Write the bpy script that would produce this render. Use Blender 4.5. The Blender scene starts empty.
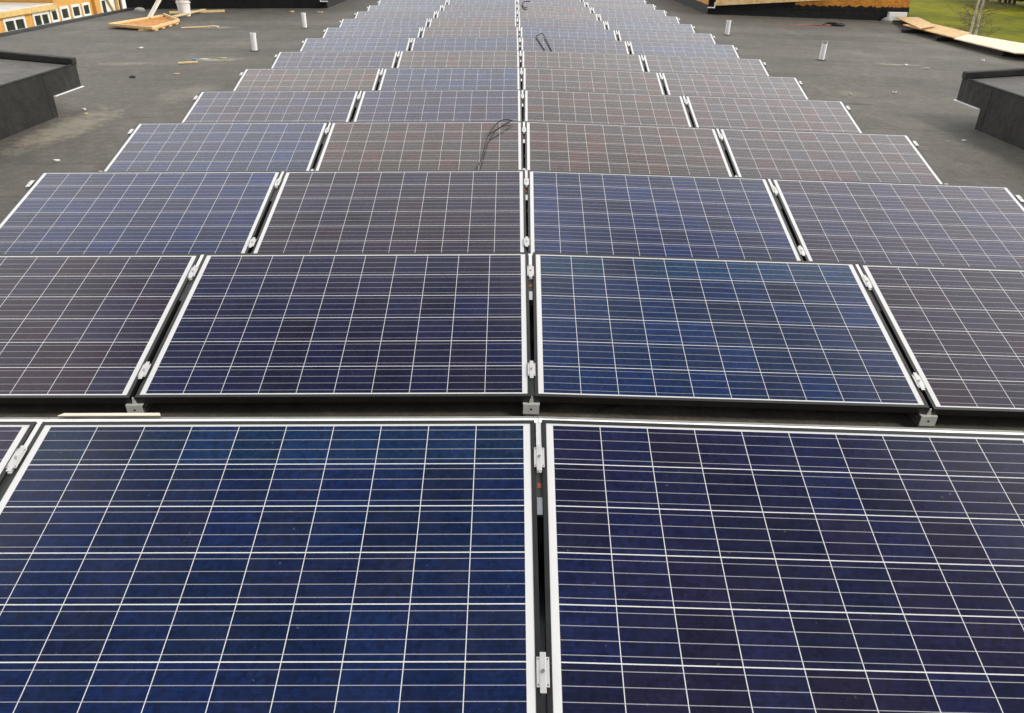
import bpy, bmesh, math, random
from mathutils import Vector, Matrix
random.seed(11)
S = bpy.context.scene
COL = S.collection
R = math.radians

# ------------------------------------------------------------------ camera
cam = bpy.data.cameras.new('camera'); co = bpy.data.objects.new('camera', cam); COL.objects.link(co)
cam.sensor_width = 36.0; cam.lens = 781.52 / 1024 * 36
cam.clip_start = .05; cam.clip_end = 2000
PIT, YAW, ROL = R(28.5247), R(.2574), R(.9381)
fw = Vector((math.sin(YAW) * math.cos(PIT), math.cos(YAW) * math.cos(PIT), -math.sin(PIT)))
rt = Vector((math.cos(YAW), -math.sin(YAW), 0)); up = rt.cross(fw)
r2 = math.cos(ROL) * rt + math.sin(ROL) * up
u2 = -math.sin(ROL) * rt + math.cos(ROL) * up
M = Matrix((r2, u2, -fw)).transposed().to_4x4()
M.translation = Vector((-.1032, 0, 1.4613))
co.matrix_world = M
cam.dof.use_dof = True; cam.dof.focus_distance = 4.2; cam.dof.aperture_fstop = 11
S.camera = co

# ------------------------------------------------------------------ sky, sun, exposure
CLOUD = 29.0
SUN_EL, SUN_AZ = R(42), R(108)          # azimuth clockwise from +Y: veiled sun on the right, a little behind the camera
w = bpy.data.worlds.new('World'); S.world = w; w.use_nodes = True
nt = w.node_tree; nt.nodes.clear()
def wn(t, **k):
    n = nt.nodes.new(t)
    for a, b in k.items(): setattr(n, a, b)
    return n
sky = wn('ShaderNodeTexSky', sky_type='NISHITA', sun_disc=False, sun_elevation=SUN_EL, sun_rotation=SUN_AZ,
         air_density=1.2, dust_density=4.0, ozone_density=1.0)
hs = wn('ShaderNodeHueSaturation'); hs.inputs['Saturation'].default_value = .6
tc = wn('ShaderNodeTexCoord'); mp = wn('ShaderNodeMapping'); mp.inputs['Scale'].default_value = (1.3, 1.3, 3.0)
no = wn('ShaderNodeTexNoise'); no.inputs['Scale'].default_value = 1.7; no.inputs['Detail'].default_value = 7
# bright cloud bank low in the sky, thinner greyish blue cover overhead
sx = wn('ShaderNodeSeparateXYZ'); ad = wn('ShaderNodeMath', operation='MULTIPLY_ADD'); ad.inputs[1].default_value = .70
rp = wn('ShaderNodeValToRGB'); E = rp.color_ramp.elements
E[0].position = .70; E[0].color = (1.0, 1.0, 1.0, 1); E[1].position = 1.0; E[1].position = .965; E[1].color = (.09, .105, .14, 1)
e_ = E.new(.855); e_.color = (.60, .605, .635, 1); e_ = E.new(.915); e_.color = (.145, .16, .205, 1)
sc_ = wn('ShaderNodeMix', data_type='RGBA', blend_type='MULTIPLY'); sc_.inputs[0].default_value = 1; sc_.inputs[7].default_value = (CLOUD, CLOUD * .985, CLOUD * .96, 1)
mx = wn('ShaderNodeMix', data_type='RGBA'); mx.inputs[0].default_value = .92
bg = wn('ShaderNodeBackground'); bg.inputs['Strength'].default_value = .1
ow = wn('ShaderNodeOutputWorld')
L = nt.links.new
L(sky.outputs[0], hs.inputs['Color']); L(tc.outputs['Generated'], mp.inputs[0]); L(mp.outputs[0], no.inputs['Vector'])
L(tc.outputs['Generated'], sx.inputs[0]); L(no.outputs['Fac'], ad.inputs[0])
nb = wn('ShaderNodeMath', operation='MULTIPLY_ADD'); nb.inputs[1].default_value = -.10      # the brightest bank lies ahead of the camera
L(sx.outputs[1], nb.inputs[0]); L(sx.outputs[2], nb.inputs[2]); L(nb.outputs[0], ad.inputs[2])
cp = wn('ShaderNodeMath', operation='MULTIPLY_ADD'); cp.inputs[1].default_value = .62; cp.inputs[2].default_value = .22
L(ad.outputs[0], cp.inputs[0]); L(cp.outputs[0], rp.inputs[0]); L(hs.outputs[0], mx.inputs[6])
# heavier, darker cloud behind the camera
sr = wn('ShaderNodeValToRGB'); sr.color_ramp.elements[0].position = .32; sr.color_ramp.elements[0].color = (.38, .385, .40, 1); sr.color_ramp.elements[1].position = .62
sa = wn('ShaderNodeMath', operation='MULTIPLY_ADD'); sa.inputs[1].default_value = .5; sa.inputs[2].default_value = .5
sm = wn('ShaderNodeMix', data_type='RGBA', blend_type='MULTIPLY'); sm.inputs[0].default_value = 1
L(sx.outputs[1], sa.inputs[0]); L(sa.outputs[0], sr.inputs[0]); L(rp.outputs[0], sm.inputs[6]); L(sr.outputs[0], sm.inputs[7]); L(sm.outputs[2], sc_.inputs[6]); L(sc_.outputs[2], mx.inputs[7])
L(mx.outputs[2], bg.inputs[0]); L(bg.outputs[0], ow.inputs[0])
sd = bpy.data.lights.new('sun', 'SUN'); sd.energy = 2.5; sd.angle = R(14); sd.color = (1, .95, .87)
so = bpy.data.objects.new('sun', sd); COL.objects.link(so)
sv = Vector((math.sin(SUN_AZ) * math.cos(SUN_EL), math.cos(SUN_AZ) * math.cos(SUN_EL), math.sin(SUN_EL)))
so.rotation_euler = (-sv).to_track_quat('-Z', 'Y').to_euler(); so.location = (0, -5, 20)
vs = S.view_settings
vs.view_transform = 'Standard'; vs.look = 'None'; vs.gamma = 1; vs.use_curve_mapping = False
vs.exposure = 0.0

# ------------------------------------------------------------------ mesh helpers
class MB:
    def __init__(s): s.v = []; s.f = []
    def add(s, v, f):
        o = len(s.v); s.v += [tuple(p) for p in v]; s.f += [tuple(i + o for i in q) for q in f]; return s
    def box(s, x0, x1, y0, y1, z0, z1):
        return s.add([(x0,y0,z0),(x1,y0,z0),(x1,y1,z0),(x0,y1,z0),(x0,y0,z1),(x1,y0,z1),(x1,y1,z1),(x0,y1,z1)],
                     [(3,2,1,0),(4,5,6,7),(0,1,5,4),(1,2,6,5),(2,3,7,6),(3,0,4,7)])
    def prism(s, poly, ax, a, b):
        """poly (p,q) counter-clockwise, extruded along axis ax from a to b"""
        n = len(poly)
        def P(p, q, t): return {'x': (t, p, q), 'y': (p, t, q), 'z': (p, q, t)}[ax]
        v = [P(p, q, a) for p, q in poly] + [P(p, q, b) for p, q in poly]
        f = [tuple(range(n - 1, -1, -1)), tuple(range(n, 2 * n))] + [(i, (i + 1) % n, n + (i + 1) % n, n + i) for i in range(n)]
        return s.add(v, f)
    def quadslab(s, pts, t):
        a = [Vector(p) for p in pts]; n = (a[1] - a[0]).cross(a[2] - a[0]).normalized()
        if n.z < 0: a.reverse(); n = -n
        b = [p - n * t for p in a]; k = len(a)
        return s.add(a + b, [tuple(range(k)), tuple(range(2 * k - 1, k - 1, -1))] + [(i, k + i, k + (i + 1) % k, (i + 1) % k) for i in range(k)])
    def cyl(s, c, r, z0, z1, n=16, r1=None, cap=True):
        r1 = r if r1 is None else r1
        v = [(c[0] + r * math.cos(2*math.pi*i/n), c[1] + r * math.sin(2*math.pi*i/n), z0) for i in range(n)]
        v += [(c[0] + r1 * math.cos(2*math.pi*i/n), c[1] + r1 * math.sin(2*math.pi*i/n), z1) for i in range(n)]
        f = [(i, (i+1) % n, n + (i+1) % n, n + i) for i in range(n)]
        if cap: f += [tuple(range(n - 1, -1, -1)), tuple(range(n, 2*n))]
        return s.add(v, f)
    def tube(s, pts, r, n=8, r_end=None):
        P = [Vector(p) for p in pts]; o = len(s.v); k = len(P)
        prev = None
        for i, p in enumerate(P):
            d = (P[min(i+1, k-1)] - P[max(i-1, 0)]).normalized()
            a = prev if prev is not None else (Vector((0,0,1)) if abs(d.z) < .9 else Vector((1,0,0)))
            u = (a - d * a.dot(d)).normalized(); v = d.cross(u); prev = u
            rr = r if r_end is None else r + (r_end - r) * i / (k - 1)
            s.v += [tuple(p + (u * math.cos(2*math.pi*j/n) + v * math.sin(2*math.pi*j/n)) * rr) for j in range(n)]
        for i in range(k - 1):
            for j in range(n):
                a, b = o + i*n + j, o + i*n + (j+1) % n
                s.f.append((a, b, b + n, a + n))
        s.f.append(tuple(o + j for j in range(n - 1, -1, -1))); s.f.append(tuple(o + (k-1)*n + j for j in range(n)))
        return s
    def build(s, name, mat, parent=None, smooth=False, bevel=0):
        m = bpy.data.meshes.new(name); m.from_pydata(s.v, [], s.f); m.update()
        bm = bmesh.new(); bm.from_mesh(m); bmesh.ops.recalc_face_normals(bm, faces=bm.faces)
        if bevel: bmesh.ops.bevel(bm, geom=[e for e in bm.edges if e.calc_face_angle(0) > .5], offset=bevel, segments=2, affect='EDGES', profile=.5)
        bm.to_mesh(m); bm.free()
        if smooth:
            for p in m.polygons: p.use_smooth = True
        m.materials.append(mat)
        o = bpy.data.objects.new(name, m); COL.objects.link(o)
        if parent: o.parent = parent
        return o
def smoothpath(pts, k=5):
    P = [Vector(p) for p in pts]; P = [2*P[0]-P[1]] + P + [2*P[-1]-P[-2]]; out = []
    for i in range(1, len(P) - 2):
        for j in range(k):
            t = j / k; a, b, c, d = P[i-1:i+3]
            out.append(.5*((2*b) + (c-a)*t + (2*a-5*b+4*c-d)*t*t + (3*b-a-3*c+d)*t**3))
    return out + [P[-2]]
def tag(o, label, cat, group=None, kind=None):
    if label: o['label'] = label
    if cat: o['category'] = cat
    if group: o['group'] = group
    if kind: o['kind'] = kind
    return o
def empty(name, loc=(0,0,0)):
    o = bpy.data.objects.new(name, None); o.empty_display_size = .1; COL.objects.link(o); o.location = loc; return o
def struct(o): o['kind'] = 'structure'; return o

# ------------------------------------------------------------------ materials
def newmat(name):
    m = bpy.data.materials.new(name); m.use_nodes = True
    return m, m.node_tree, m.node_tree.nodes['Principled BSDF']
def mth(t, op, a, b=None, c=None, clamp=False):
    n = t.nodes.new('ShaderNodeMath'); n.operation = op; n.use_clamp = clamp
    for i, x in enumerate((a, b, c)):
        if x is None: continue
        if isinstance(x, (int, float)): n.inputs[i].default_value = x
        else: t.links.new(x, n.inputs[i])
    return n.outputs[0]
def mixc(t, f, a, b, mode='MIX'):
    n = t.nodes.new('ShaderNodeMix'); n.data_type = 'RGBA'; n.blend_type = mode
    for i, x in ((0, f), (6, a), (7, b)):
        if isinstance(x, (int, float)): n.inputs[i].default_value = x
        elif isinstance(x, tuple): n.inputs[i].default_value = x if len(x) == 4 else (*x, 1)
        else: t.links.new(x, n.inputs[i])
    return n.outputs[2]
def noise(t, vec, scale, detail=4, rough=.55, dist=0):
    n = t.nodes.new('ShaderNodeTexNoise'); n.inputs['Scale'].default_value = scale; n.inputs['Detail'].default_value = detail
    n.inputs['Roughness'].default_value = rough; n.inputs['Distortion'].default_value = dist
    if vec is not None: t.links.new(vec, n.inputs['Vector'])
    return n.outputs['Fac']
def ramp(t, f, stops):
    n = t.nodes.new('ShaderNodeValToRGB'); e = n.color_ramp.elements
    while len(e) < len(stops): e.new(.5)
    for q, (p, c) in zip(e, stops):
        q.position = p; q.color = (*c, 1) if isinstance(c, tuple) else (c, c, c, 1)
    t.links.new(f, n.inputs[0]); return n.outputs[0]
def objco(t): return t.nodes.new('ShaderNodeTexCoord').outputs['Object']
def geoco(t): return t.nodes.new('ShaderNodeNewGeometry').outputs['Position']
def scaled(t, v, s):
    n = t.nodes.new('ShaderNodeMapping'); n.inputs['Scale'].default_value = s; t.links.new(v, n.inputs[0]); return n.outputs[0]
def bump(t, b, h, strength=.3, dist=.01):
    n = t.nodes.new('ShaderNodeBump'); n.inputs['Strength'].default_value = strength; n.inputs['Distance'].default_value = dist
    t.links.new(h, n.inputs['Height']); t.links.new(n.outputs[0], b.inputs['Normal'])
def simple(name, c1, c2, scale=8, rough=.6, metal=0, bumps=0, stretch=(1,1,1), detail=5):
    m, t, b = newmat(name); v = scaled(t, objco(t), stretch)
    f = noise(t, v, scale, detail)
    t.links.new(ramp(t, f, [(.3, c1), (.7, c2)]), b.inputs['Base Color'])
    b.inputs['Roughness'].default_value = rough; b.inputs['Metallic'].default_value = metal
    if bumps: bump(t, b, f, bumps)
    return m
ALU = simple('anodised_aluminium', (.52,.51,.49), (.64,.63,.61), 14, .36, 1.0, 0)
ALUW = simple('bright_aluminium', (.74,.73,.71), (.86,.85,.83), 22, .42, .55)
GALV = simple('dull_galvanised_steel', (.30,.30,.29), (.44,.44,.42), 9, .45, .9)
ARMM = simple('grey_green_steel', (.045,.045,.040), (.085,.085,.075), 14, .55, .4)
FRAME = simple('black_anodised_aluminium', (.009,.009,.0085), (.018,.018,.017), 12, .42, .1)
GALVD = simple('weathered_galvanised_steel', (.13,.13,.12), (.22,.22,.20), 9, .5, .8)
CLAMP = simple('satin_clamp_aluminium', (.60,.59,.57), (.72,.71,.68), 22, .45, .55)
ZINC = simple('pale_zinc', (.58,.57,.54), (.74,.73,.70), 20, .5, .15)
STEEL = simple('bolt_steel', (.40,.39,.36), (.55,.53,.5), 40, .35, 1.0)
DARKHOLE = simple('bolt_hole_black', (.008,.008,.008), (.014,.014,.014), 40, .8)
ORANGE = simple('orange_sticker', (.26,.05,.015), (.34,.08,.025), 30, .6)
BLACKRUB = simple('black_cable_rubber', (.005,.005,.005), (.011,.011,.010), 30, .7)
WHITEP = simple('white_pvc', (.80,.79,.77), (.86,.85,.83), 6, .4)
GREYCAP = simple('grey_pipe_rim', (.30,.30,.29), (.42,.41,.40), 10, .5)
WRAP = simple('white_house_wrap', (.62,.62,.62), (.80,.80,.79), 1.5, .55)
OSB = None
def osb(name, dark, lightc):
    m, t, b = newmat(name); v = objco(t)
    vo = t.nodes.new('ShaderNodeTexVoronoi'); vo.inputs['Scale'].default_value = 16; t.links.new(scaled(t, v, (1, .45, 1.6)), vo.inputs['Vector'])
    bw = t.nodes.new('ShaderNodeRGBToBW'); t.links.new(vo.outputs['Color'], bw.inputs[0])
    f = mth(t, 'ADD', mth(t, 'MULTIPLY', bw.outputs[0], .6), mth(t, 'MULTIPLY', noise(t, v, 1.2, 5), .5))
    t.links.new(ramp(t, f, [(.25, dark), (.75, lightc)]), b.inputs['Base Color']); b.inputs['Roughness'].default_value = .75
    return m
OSB = osb('orange_osb_board', (.34,.115,.008), (.60,.25,.025))
OSBB = osb('bright_osb_sheathing', (.45,.21,.040), (.66,.36,.085))
OSBL = osb('pale_osb_board', (.56,.33,.11), (.76,.55,.28))
PLY = osb('fresh_plywood', (.46,.25,.07), (.64,.42,.18))
PLYP = osb('pale_plywood', (.66,.50,.33), (.84,.72,.55))
PINE = simple('sawn_pine', (.60,.42,.19), (.78,.60,.32), 3, .7, 0, 0, (1, 12, 12))
PALE = simple('pale_planed_board', (.66,.57,.44), (.80,.72,.60), 3, .65, 0, 0, (1, 8, 8))
def membrane(name, c1, c2):
    m, t, b = newmat(name); v = objco(t)
    big = noise(t, v, 2.2, 7, .68); fine = noise(t, v, 120, 2)
    f = mth(t, 'ADD', mth(t, 'MULTIPLY', big, .75), mth(t, 'MULTIPLY', fine, .25))
    t.links.new(ramp(t, f, [(.36, c1), (.62, c2)]), b.inputs['Base Color']); b.inputs['Roughness'].default_value = .72; b.inputs['Specular IOR Level'].default_value = .25
    lump = noise(t, v, 7, 4)
    bump(t, b, mth(t, 'ADD', fine, mth(t, 'MULTIPLY', lump, 3)), .7, .014); return m
MEMB = membrane('black_bitumen_membrane', (.009,.009,.008), (.032,.031,.027))
MEMBF = membrane('fresh_black_membrane', (.005,.005,.005), (.011,.010,.010))
MEMBG = membrane('weathered_grey_membrane', (.085,.080,.074), (.14,.132,.12))

# roof felt: grey mineral felt in rolls, dusty patches, stains, seams
def roof_material():
    m, t, b = newmat('grey_roofing_felt'); p = geoco(t)
    big = noise(t, p, .28, 6, .6); mid = noise(t, p, 2.2, 6, .62); fine = noise(t, p, 240, 2, .6)
    f = mth(t, 'ADD', mth(t, 'MULTIPLY', big, .5), mth(t, 'ADD', mth(t, 'MULTIPLY', mid, .3), mth(t, 'MULTIPLY', fine, .22)))
    c = ramp(t, f, [(.36, (.036,.032,.025)), (.5, (.072,.064,.050)), (.64, (.115,.103,.080))])
    blot = noise(t, p, 9, 5, .72); c = mixc(t, 1.0, c, ramp(t, blot, [(.32, .68), (.68, 1.34)]), 'MULTIPLY')
    grit = noise(t, p, 38, 4, .7); c = mixc(t, 1.0, c, ramp(t, grit, [(.3, .62), (.7, 1.38)]), 'MULTIPLY')
    sep = t.nodes.new('ShaderNodeSeparateXYZ'); t.links.new(p, sep.inputs[0])
    # rolls of felt 1 m wide running across the roof, each with its own shade and a lap seam
    wob = mth(t, 'MULTIPLY', mth(t, 'SUBTRACT', noise(t, p, .7, 2), .5), .06)
    yy = mth(t, 'ADD', sep.outputs[1], wob); row = mth(t, 'FLOOR', yy)
    wh = t.nodes.new('ShaderNodeTexWhiteNoise'); wh.noise_dimensions = '1D'; t.links.new(row, wh.inputs['W'])
    c = mixc(t, .15, c, ramp(t, wh.outputs['Value'], [(0, (.09,.082,.070)), (1, (.24,.222,.195))]))
    fr = mth(t, 'FRACT', yy)
    seam = mth(t, 'MULTIPLY', mth(t, 'LESS_THAN', fr, .028), mth(t, 'GREATER_THAN', noise(t, p, .5, 2), .53))
    c = mixc(t, mth(t, 'MULTIPLY', seam, .7), c, (.035,.032,.028))
    # pale dried dust and construction dirt
    dust = ramp(t, noise(t, scaled(t, p, (1, .35, 1)), .9, 7, .66, .4), [(.56, 0.0), (.74, 1.0)])
    c = mixc(t, mth(t, 'MULTIPLY', dust, .16), c, (.36,.32,.25))
    speck = ramp(t, noise(t, p, 16, 3, .5), [(.70, 0.0), (.76, 1.0)])
    c = mixc(t, mth(t, 'MULTIPLY', speck, .35), c, (.40,.37,.32))
    # dried puddle marks
    for (cx, cy, ax, ay, k) in ((-4.85, 8.55, .40, 1.5, .5), (-5.0, 13.6, .55, .30, .6), (-6.7, 18.6, .8, .3, .5), (6.6, 14.5, .50, .10, .9), (-4.3, 10.6, .5, .9, .2), (4.6, 11.3, .3, .4, .15), (-6.3, 13.2, .6, .25, .25)):
        d2 = mth(t, 'ADD', mth(t, 'POWER', mth(t, 'DIVIDE', mth(t, 'ABSOLUTE', mth(t, 'SUBTRACT', sep.outputs[0], cx)), ax), 2), mth(t, 'POWER', mth(t, 'DIVIDE', mth(t, 'ABSOLUTE', mth(t, 'SUBTRACT', sep.outputs[1], cy)), ay), 2))
        mk = ramp(t, mth(t, 'SUBTRACT', mth(t, 'MULTIPLY', noise(t, p, 4.5, 7, .7), 1.9), d2), [(.30, 0.0), (.95, 1.0)])
        c = mixc(t, mth(t, 'MULTIPLY', mk, k), c, (.37,.33,.25))
    for (cx, cy, ax, ay, k) in ((5.45, 14.62, .85, .05, .75), (6.55, 15.25, .8, .05, .6), (8.3, 14.75, .7, .05, .45), (-5.3, 14.55, .8, .05, .6), (-5.9, 15.5, .9, .05, .5), (-4.9, 11.6, .9, .05, .35), (4.4, 10.5, .25, .10, .6), (5.3, 17.6, .5, .04, .3)):
        d2 = mth(t, 'ADD', mth(t, 'POWER', mth(t, 'DIVIDE', mth(t, 'ABSOLUTE', mth(t, 'SUBTRACT', sep.outputs[0], cx)), ax), 2), mth(t, 'POWER', mth(t, 'DIVIDE', mth(t, 'ABSOLUTE', mth(t, 'SUBTRACT', yy, cy)), ay), 2))
        mk = ramp(t, mth(t, 'SUBTRACT', mth(t, 'MULTIPLY', noise(t, p, 6, 5, .6), 1.9), d2), [(.25, 0.0), (.8, 1.0)])
        c = mixc(t, mth(t, 'MULTIPLY', mk, k), c, (.022,.019,.015))
    dark = ramp(t, noise(t, p, 1.3, 5, .6), [(.62, 0.0), (.76, 1.0)])
    c = mixc(t, mth(t, 'MULTIPLY', dark, .4), c, (.06,.055,.05))
    t.links.new(c, b.inputs['Base Color']); b.inputs['Roughness'].default_value = .82
    b.inputs['Specular IOR Level'].default_value = .33
    bump(t, b, mth(t, 'ADD', mth(t, 'MULTIPLY', fine, .6), mth(t, 'MULTIPLY', mid, 2.5)), .5, .006)
    return m
ROOF = roof_material()

# solar laminate: 10 x 6 polycrystalline cells with four ribbons each, white backsheet between, under glass
PW, PH = 1.65, 1.008
def cell_material():
    m, t, b = newmat('polycrystalline_cells_under_glass')
    v = objco(t); sep = t.nodes.new('ShaderNodeSeparateXYZ'); t.links.new(v, sep.inputs[0])
    px_, py_ = .1602, .1650
    u = mth(t, 'DIVIDE', mth(t, 'ADD', sep.outputs[0], 5 * px_), px_)
    q = mth(t, 'DIVIDE', mth(t, 'ADD', sep.outputs[1], 3 * py_ - PH / 2), py_)
    fu, fq, iu, iq = mth(t, 'FRACT', u), mth(t, 'FRACT', q), mth(t, 'FLOOR', u), mth(t, 'FLOOR', q)
    gu, gq = .0074, .0102
    def inside(f, g): return mth(t, 'LESS_THAN', mth(t, 'ABSOLUTE', mth(t, 'SUBTRACT', f, .5)), .5 - g)
    def rng(x, hi): return mth(t, 'MULTIPLY', mth(t, 'GREATER_THAN', x, 0), mth(t, 'LESS_THAN', x, hi))
    cell = mth(t, 'MULTIPLY', mth(t, 'MULTIPLY', inside(fu, gu), inside(fq, gq)), mth(t, 'MULTIPLY', rng(u, 10), rng(q, 6)))
    # ribbons at 1/8, 3/8, 5/8, 7/8 of each cell, along the long side of the module
    b4 = mth(t, 'ABSOLUTE', mth(t, 'SUBTRACT', mth(t, 'FRACT', mth(t, 'MULTIPLY', fq, 4)), .5))
    bus = mth(t, 'LESS_THAN', b4, .023)
    bus = mth(t, 'MULTIPLY', bus, mth(t, 'MULTIPLY', rng(u, 10), rng(q, 6)))
    oi = t.nodes.new('ShaderNodeObjectInfo')
    cb = t.nodes.new('ShaderNodeCombineXYZ'); t.links.new(iu, cb.inputs[0]); t.links.new(iq, cb.inputs[1])
    t.links.new(mth(t, 'MULTIPLY', oi.outputs['Random'], 97.0), cb.inputs[2])
    wh = t.nodes.new('ShaderNodeTexWhiteNoise'); wh.noise_dimensions = '3D'; t.links.new(cb.outputs[0], wh.inputs['Vector'])
    sc = t.nodes.new('ShaderNodeSeparateColor'); t.links.new(wh.outputs['Color'], sc.inputs[0])
    # crystal grains
    off = t.nodes.new('ShaderNodeVectorMath'); off.operation = 'ADD'; t.links.new(v, off.inputs[0]); t.links.new(wh.outputs['Color'], off.inputs[1])
    vo = t.nodes.new('ShaderNodeTexVoronoi'); vo.inputs['Scale'].default_value = 70; t.links.new(off.outputs[0], vo.inputs['Vector'])
    gb = t.nodes.new('ShaderNodeRGBToBW'); t.links.new(vo.outputs['Color'], gb.inputs[0])
    cl = mixc(t, 1.0, oi.outputs['Color'], ramp(t, sc.outputs[0], [(0, (.74,.78,.72)), (.45, (.97,.98,1.0)), (.8, (1.03,1.05,1.14)), (1, (.92,1.18,1.34))]), 'MULTIPLY')
    cl = mixc(t, 1.0, cl, ramp(t, sc.outputs[1], [(0, (1.55,.95,.80)), (.35, (1.12,1,.97)), (.6, (1,1,1)), (1, (.88,1.06,1.08))]), 'MULTIPLY')
    cl = mixc(t, 1.0, cl, ramp(t, gb.outputs[0], [(0, .60), (1, 1.42)]), 'MULTIPLY')
    # on some modules the top line of cells has a teal coating
    tl = mth(t, 'MULTIPLY', mth(t, 'GREATER_THAN', q, 5), mth(t, 'LESS_THAN', oi.outputs['Alpha'], .75))
    tl = mth(t, 'MULTIPLY', tl, mth(t, 'GREATER_THAN', sc.outputs[2], .12))
    cl = mixc(t, tl, cl, mixc(t, 1.0, cl, (1.0, 1.65, 1.25), 'MULTIPLY'))
    # faint streaks of the screen-printed fingers
    stv = t.nodes.new('ShaderNodeMapping'); stv.inputs['Scale'].default_value = (3, 260, 1); t.links.new(off.outputs[0], stv.inputs[0])
    cl = mixc(t, 1.0, cl, ramp(t, noise(t, stv.outputs[0], 1, 2, .5), [(.3, .80), (.7, 1.22)]), 'MULTIPLY')
    # coating drifts slowly over the module
    cl = mixc(t, 1.0, cl, ramp(t, noise(t, off.outputs[0], 2.2, 2), [(.3, .85), (.7, 1.15)]), 'MULTIPLY')
    base = mixc(t, bus, cl, (.34,.34,.36))
    base = mixc(t, cell, mixc(t, bus, (.66,.66,.65), (.62,.62,.62)), base)
    # thin film of dust and a few dried drops
    d = mth(t, 'MULTIPLY', ramp(t, noise(t, off.outputs[0], 7, 6, .65), [(.35, 0.0), (.8, 1.0)]), .016)
    dr = mth(t, 'MULTIPLY', ramp(t, noise(t, off.outputs[0], 60, 2, .4), [(.74, 0.0), (.80, 1.0)]), .10)
    base = mixc(t, mth(t, 'ADD', d, dr), base, (.55,.52,.48))
    t.links.new(base, b.inputs['Base Color'])
    b.inputs['Roughness'].default_value = .14; b.inputs['IOR'].default_value = 1.36
    rr = mth(t, 'ADD', mth(t, 'MULTIPLY', noise(t, v, 5, 4), .10), .09); t.links.new(rr, b.inputs['Roughness'])
    return m
CELL = cell_material()

# ------------------------------------------------------------------ the roof we stand on
SL = .01913; ZR = -.36; EX = 10.55            # crown slope, ridge height, half width
def rz(x): return ZR - SL * abs(x)
def roofmesh(x0, x1, y0, y1, dz, th):
    mb = MB(); mb.quadslab([(x0, y0, rz(x0)+dz), (x1, y0, rz(x1)+dz), (x1, y1, rz(x1)+dz), (x0, y1, rz(x0)+dz)], th); return mb
rb = MB()
ys = (-8, 60)
rb.prism([(-EX, -9.4), (EX, -9.4), (EX, rz(EX)), (0, ZR), (-EX, rz(EX))], 'y', *ys)
struct(rb.build('roof', ROOF))
GZ = -9.5
lawn_m, t_, b_ = newmat('mown_grass'); p_ = geoco(t_)
f_ = mth(t_, 'ADD', mth(t_, 'MULTIPLY', noise(t_, p_, .05, 5, .6), .55), mth(t_, 'MULTIPLY', noise(t_, scaled(t_, p_, (1, .5, 1)), .6, 6, .7), .45))
t_.links.new(ramp(t_, f_, [(.36, (.050,.066,.002)), (.5, (.125,.132,.003)), (.64, (.22,.205,.005))]), b_.inputs['Base Color']); b_.inputs['Roughness'].default_value = .95; b_.inputs['Specular IOR Level'].default_value = .05
struct(MB().add([(-600,-300,GZ),(600,-300,GZ),(600,900,GZ),(-600,900,GZ)], [(0,1,2,3)]).build('lawn', lawn_m))

# ------------------------------------------------------------------ solar array
TI = R(14.664); ROWP = 1.5695; Y1 = 2.2276; GAP = .0483; NR = 14
def row_y(r): return Y1 + (r - 1) * ROWP + {1: -.011, 2: .003, 3: .028, 4: .05, 5: .04, 6: .01}.get(r, 0)
def row_dx(r): return -.03 if r >= 10 else 0
ca, sa = math.cos(math.atan(SL)), math.sin(math.atan(SL))
def frame_of(side, r, u, top=False):
    """matrix at the near (low) edge of row r, u metres from the ridge on the given side; x along the row, y up the slope, z normal"""
    a = math.atan(SL) * side
    rot = Matrix.Rotation(a, 4, 'Y') @ Matrix.Rotation(TI, 4, 'X')
    tp = Vector((side * u * ca + row_dx(r), row_y(r), -u * sa))
    o = tp - (rot.to_3x3() @ Vector((0, PH, 0)))
    m = rot.copy(); m.translation = o; return m
ORD = ['', 'first', 'second', 'third', 'fourth', 'fifth', 'sixth', 'seventh', 'eighth', 'ninth', 'tenth', 'eleventh', 'twelfth', 'thirteenth', 'fourteenth']
# coating tint of each module, reflected sky mixed into ROYL: far left, inner left, inner right, far right
NAVY=('deep blue',(.0036,.0108,.045)); TEAL=('teal tinged blue',(.0046,.0165,.060)); INDI=('indigo',(.0070,.0080,.033)); PURP=('dark purple',(.0150,.0092,.027)); ROYL=('royal blue',(.0062,.0155,.066))
BRWN=('brownish grey',(.050,.031,.026)); VIOL=('violet grey',(.022,.019,.050)); SLATE=('slate blue',(.013,.024,.070)); MAUV=('dusty mauve',(.046,.029,.036))
TINT = {1:(PURP,NAVY,INDI,INDI), 2:(PURP,INDI,TEAL,PURP), 3:(ROYL,PURP,ROYL,VIOL), 4:(SLATE,BRWN,BRWN,MAUV), 5:(VIOL,VIOL,BRWN,MAUV), 6:(BRWN,SLATE,BRWN,MAUV),
        7:(VIOL,BRWN,BRWN,MAUV), 8:(SLATE,SLATE,VIOL,SLATE), 9:(SLATE,MAUV,SLATE,VIOL), 10:(SLATE,BRWN,VIOL,SLATE), 11:(VIOL,VIOL,MAUV,VIOL), 12:(SLATE,VIOL,BRWN,VIOL), 13:(SLATE,SLATE,VIOL,MAUV), 14:(VIOL,SLATE,MAUV,VIOL)}
LIP, FH = .0125, .035
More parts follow.
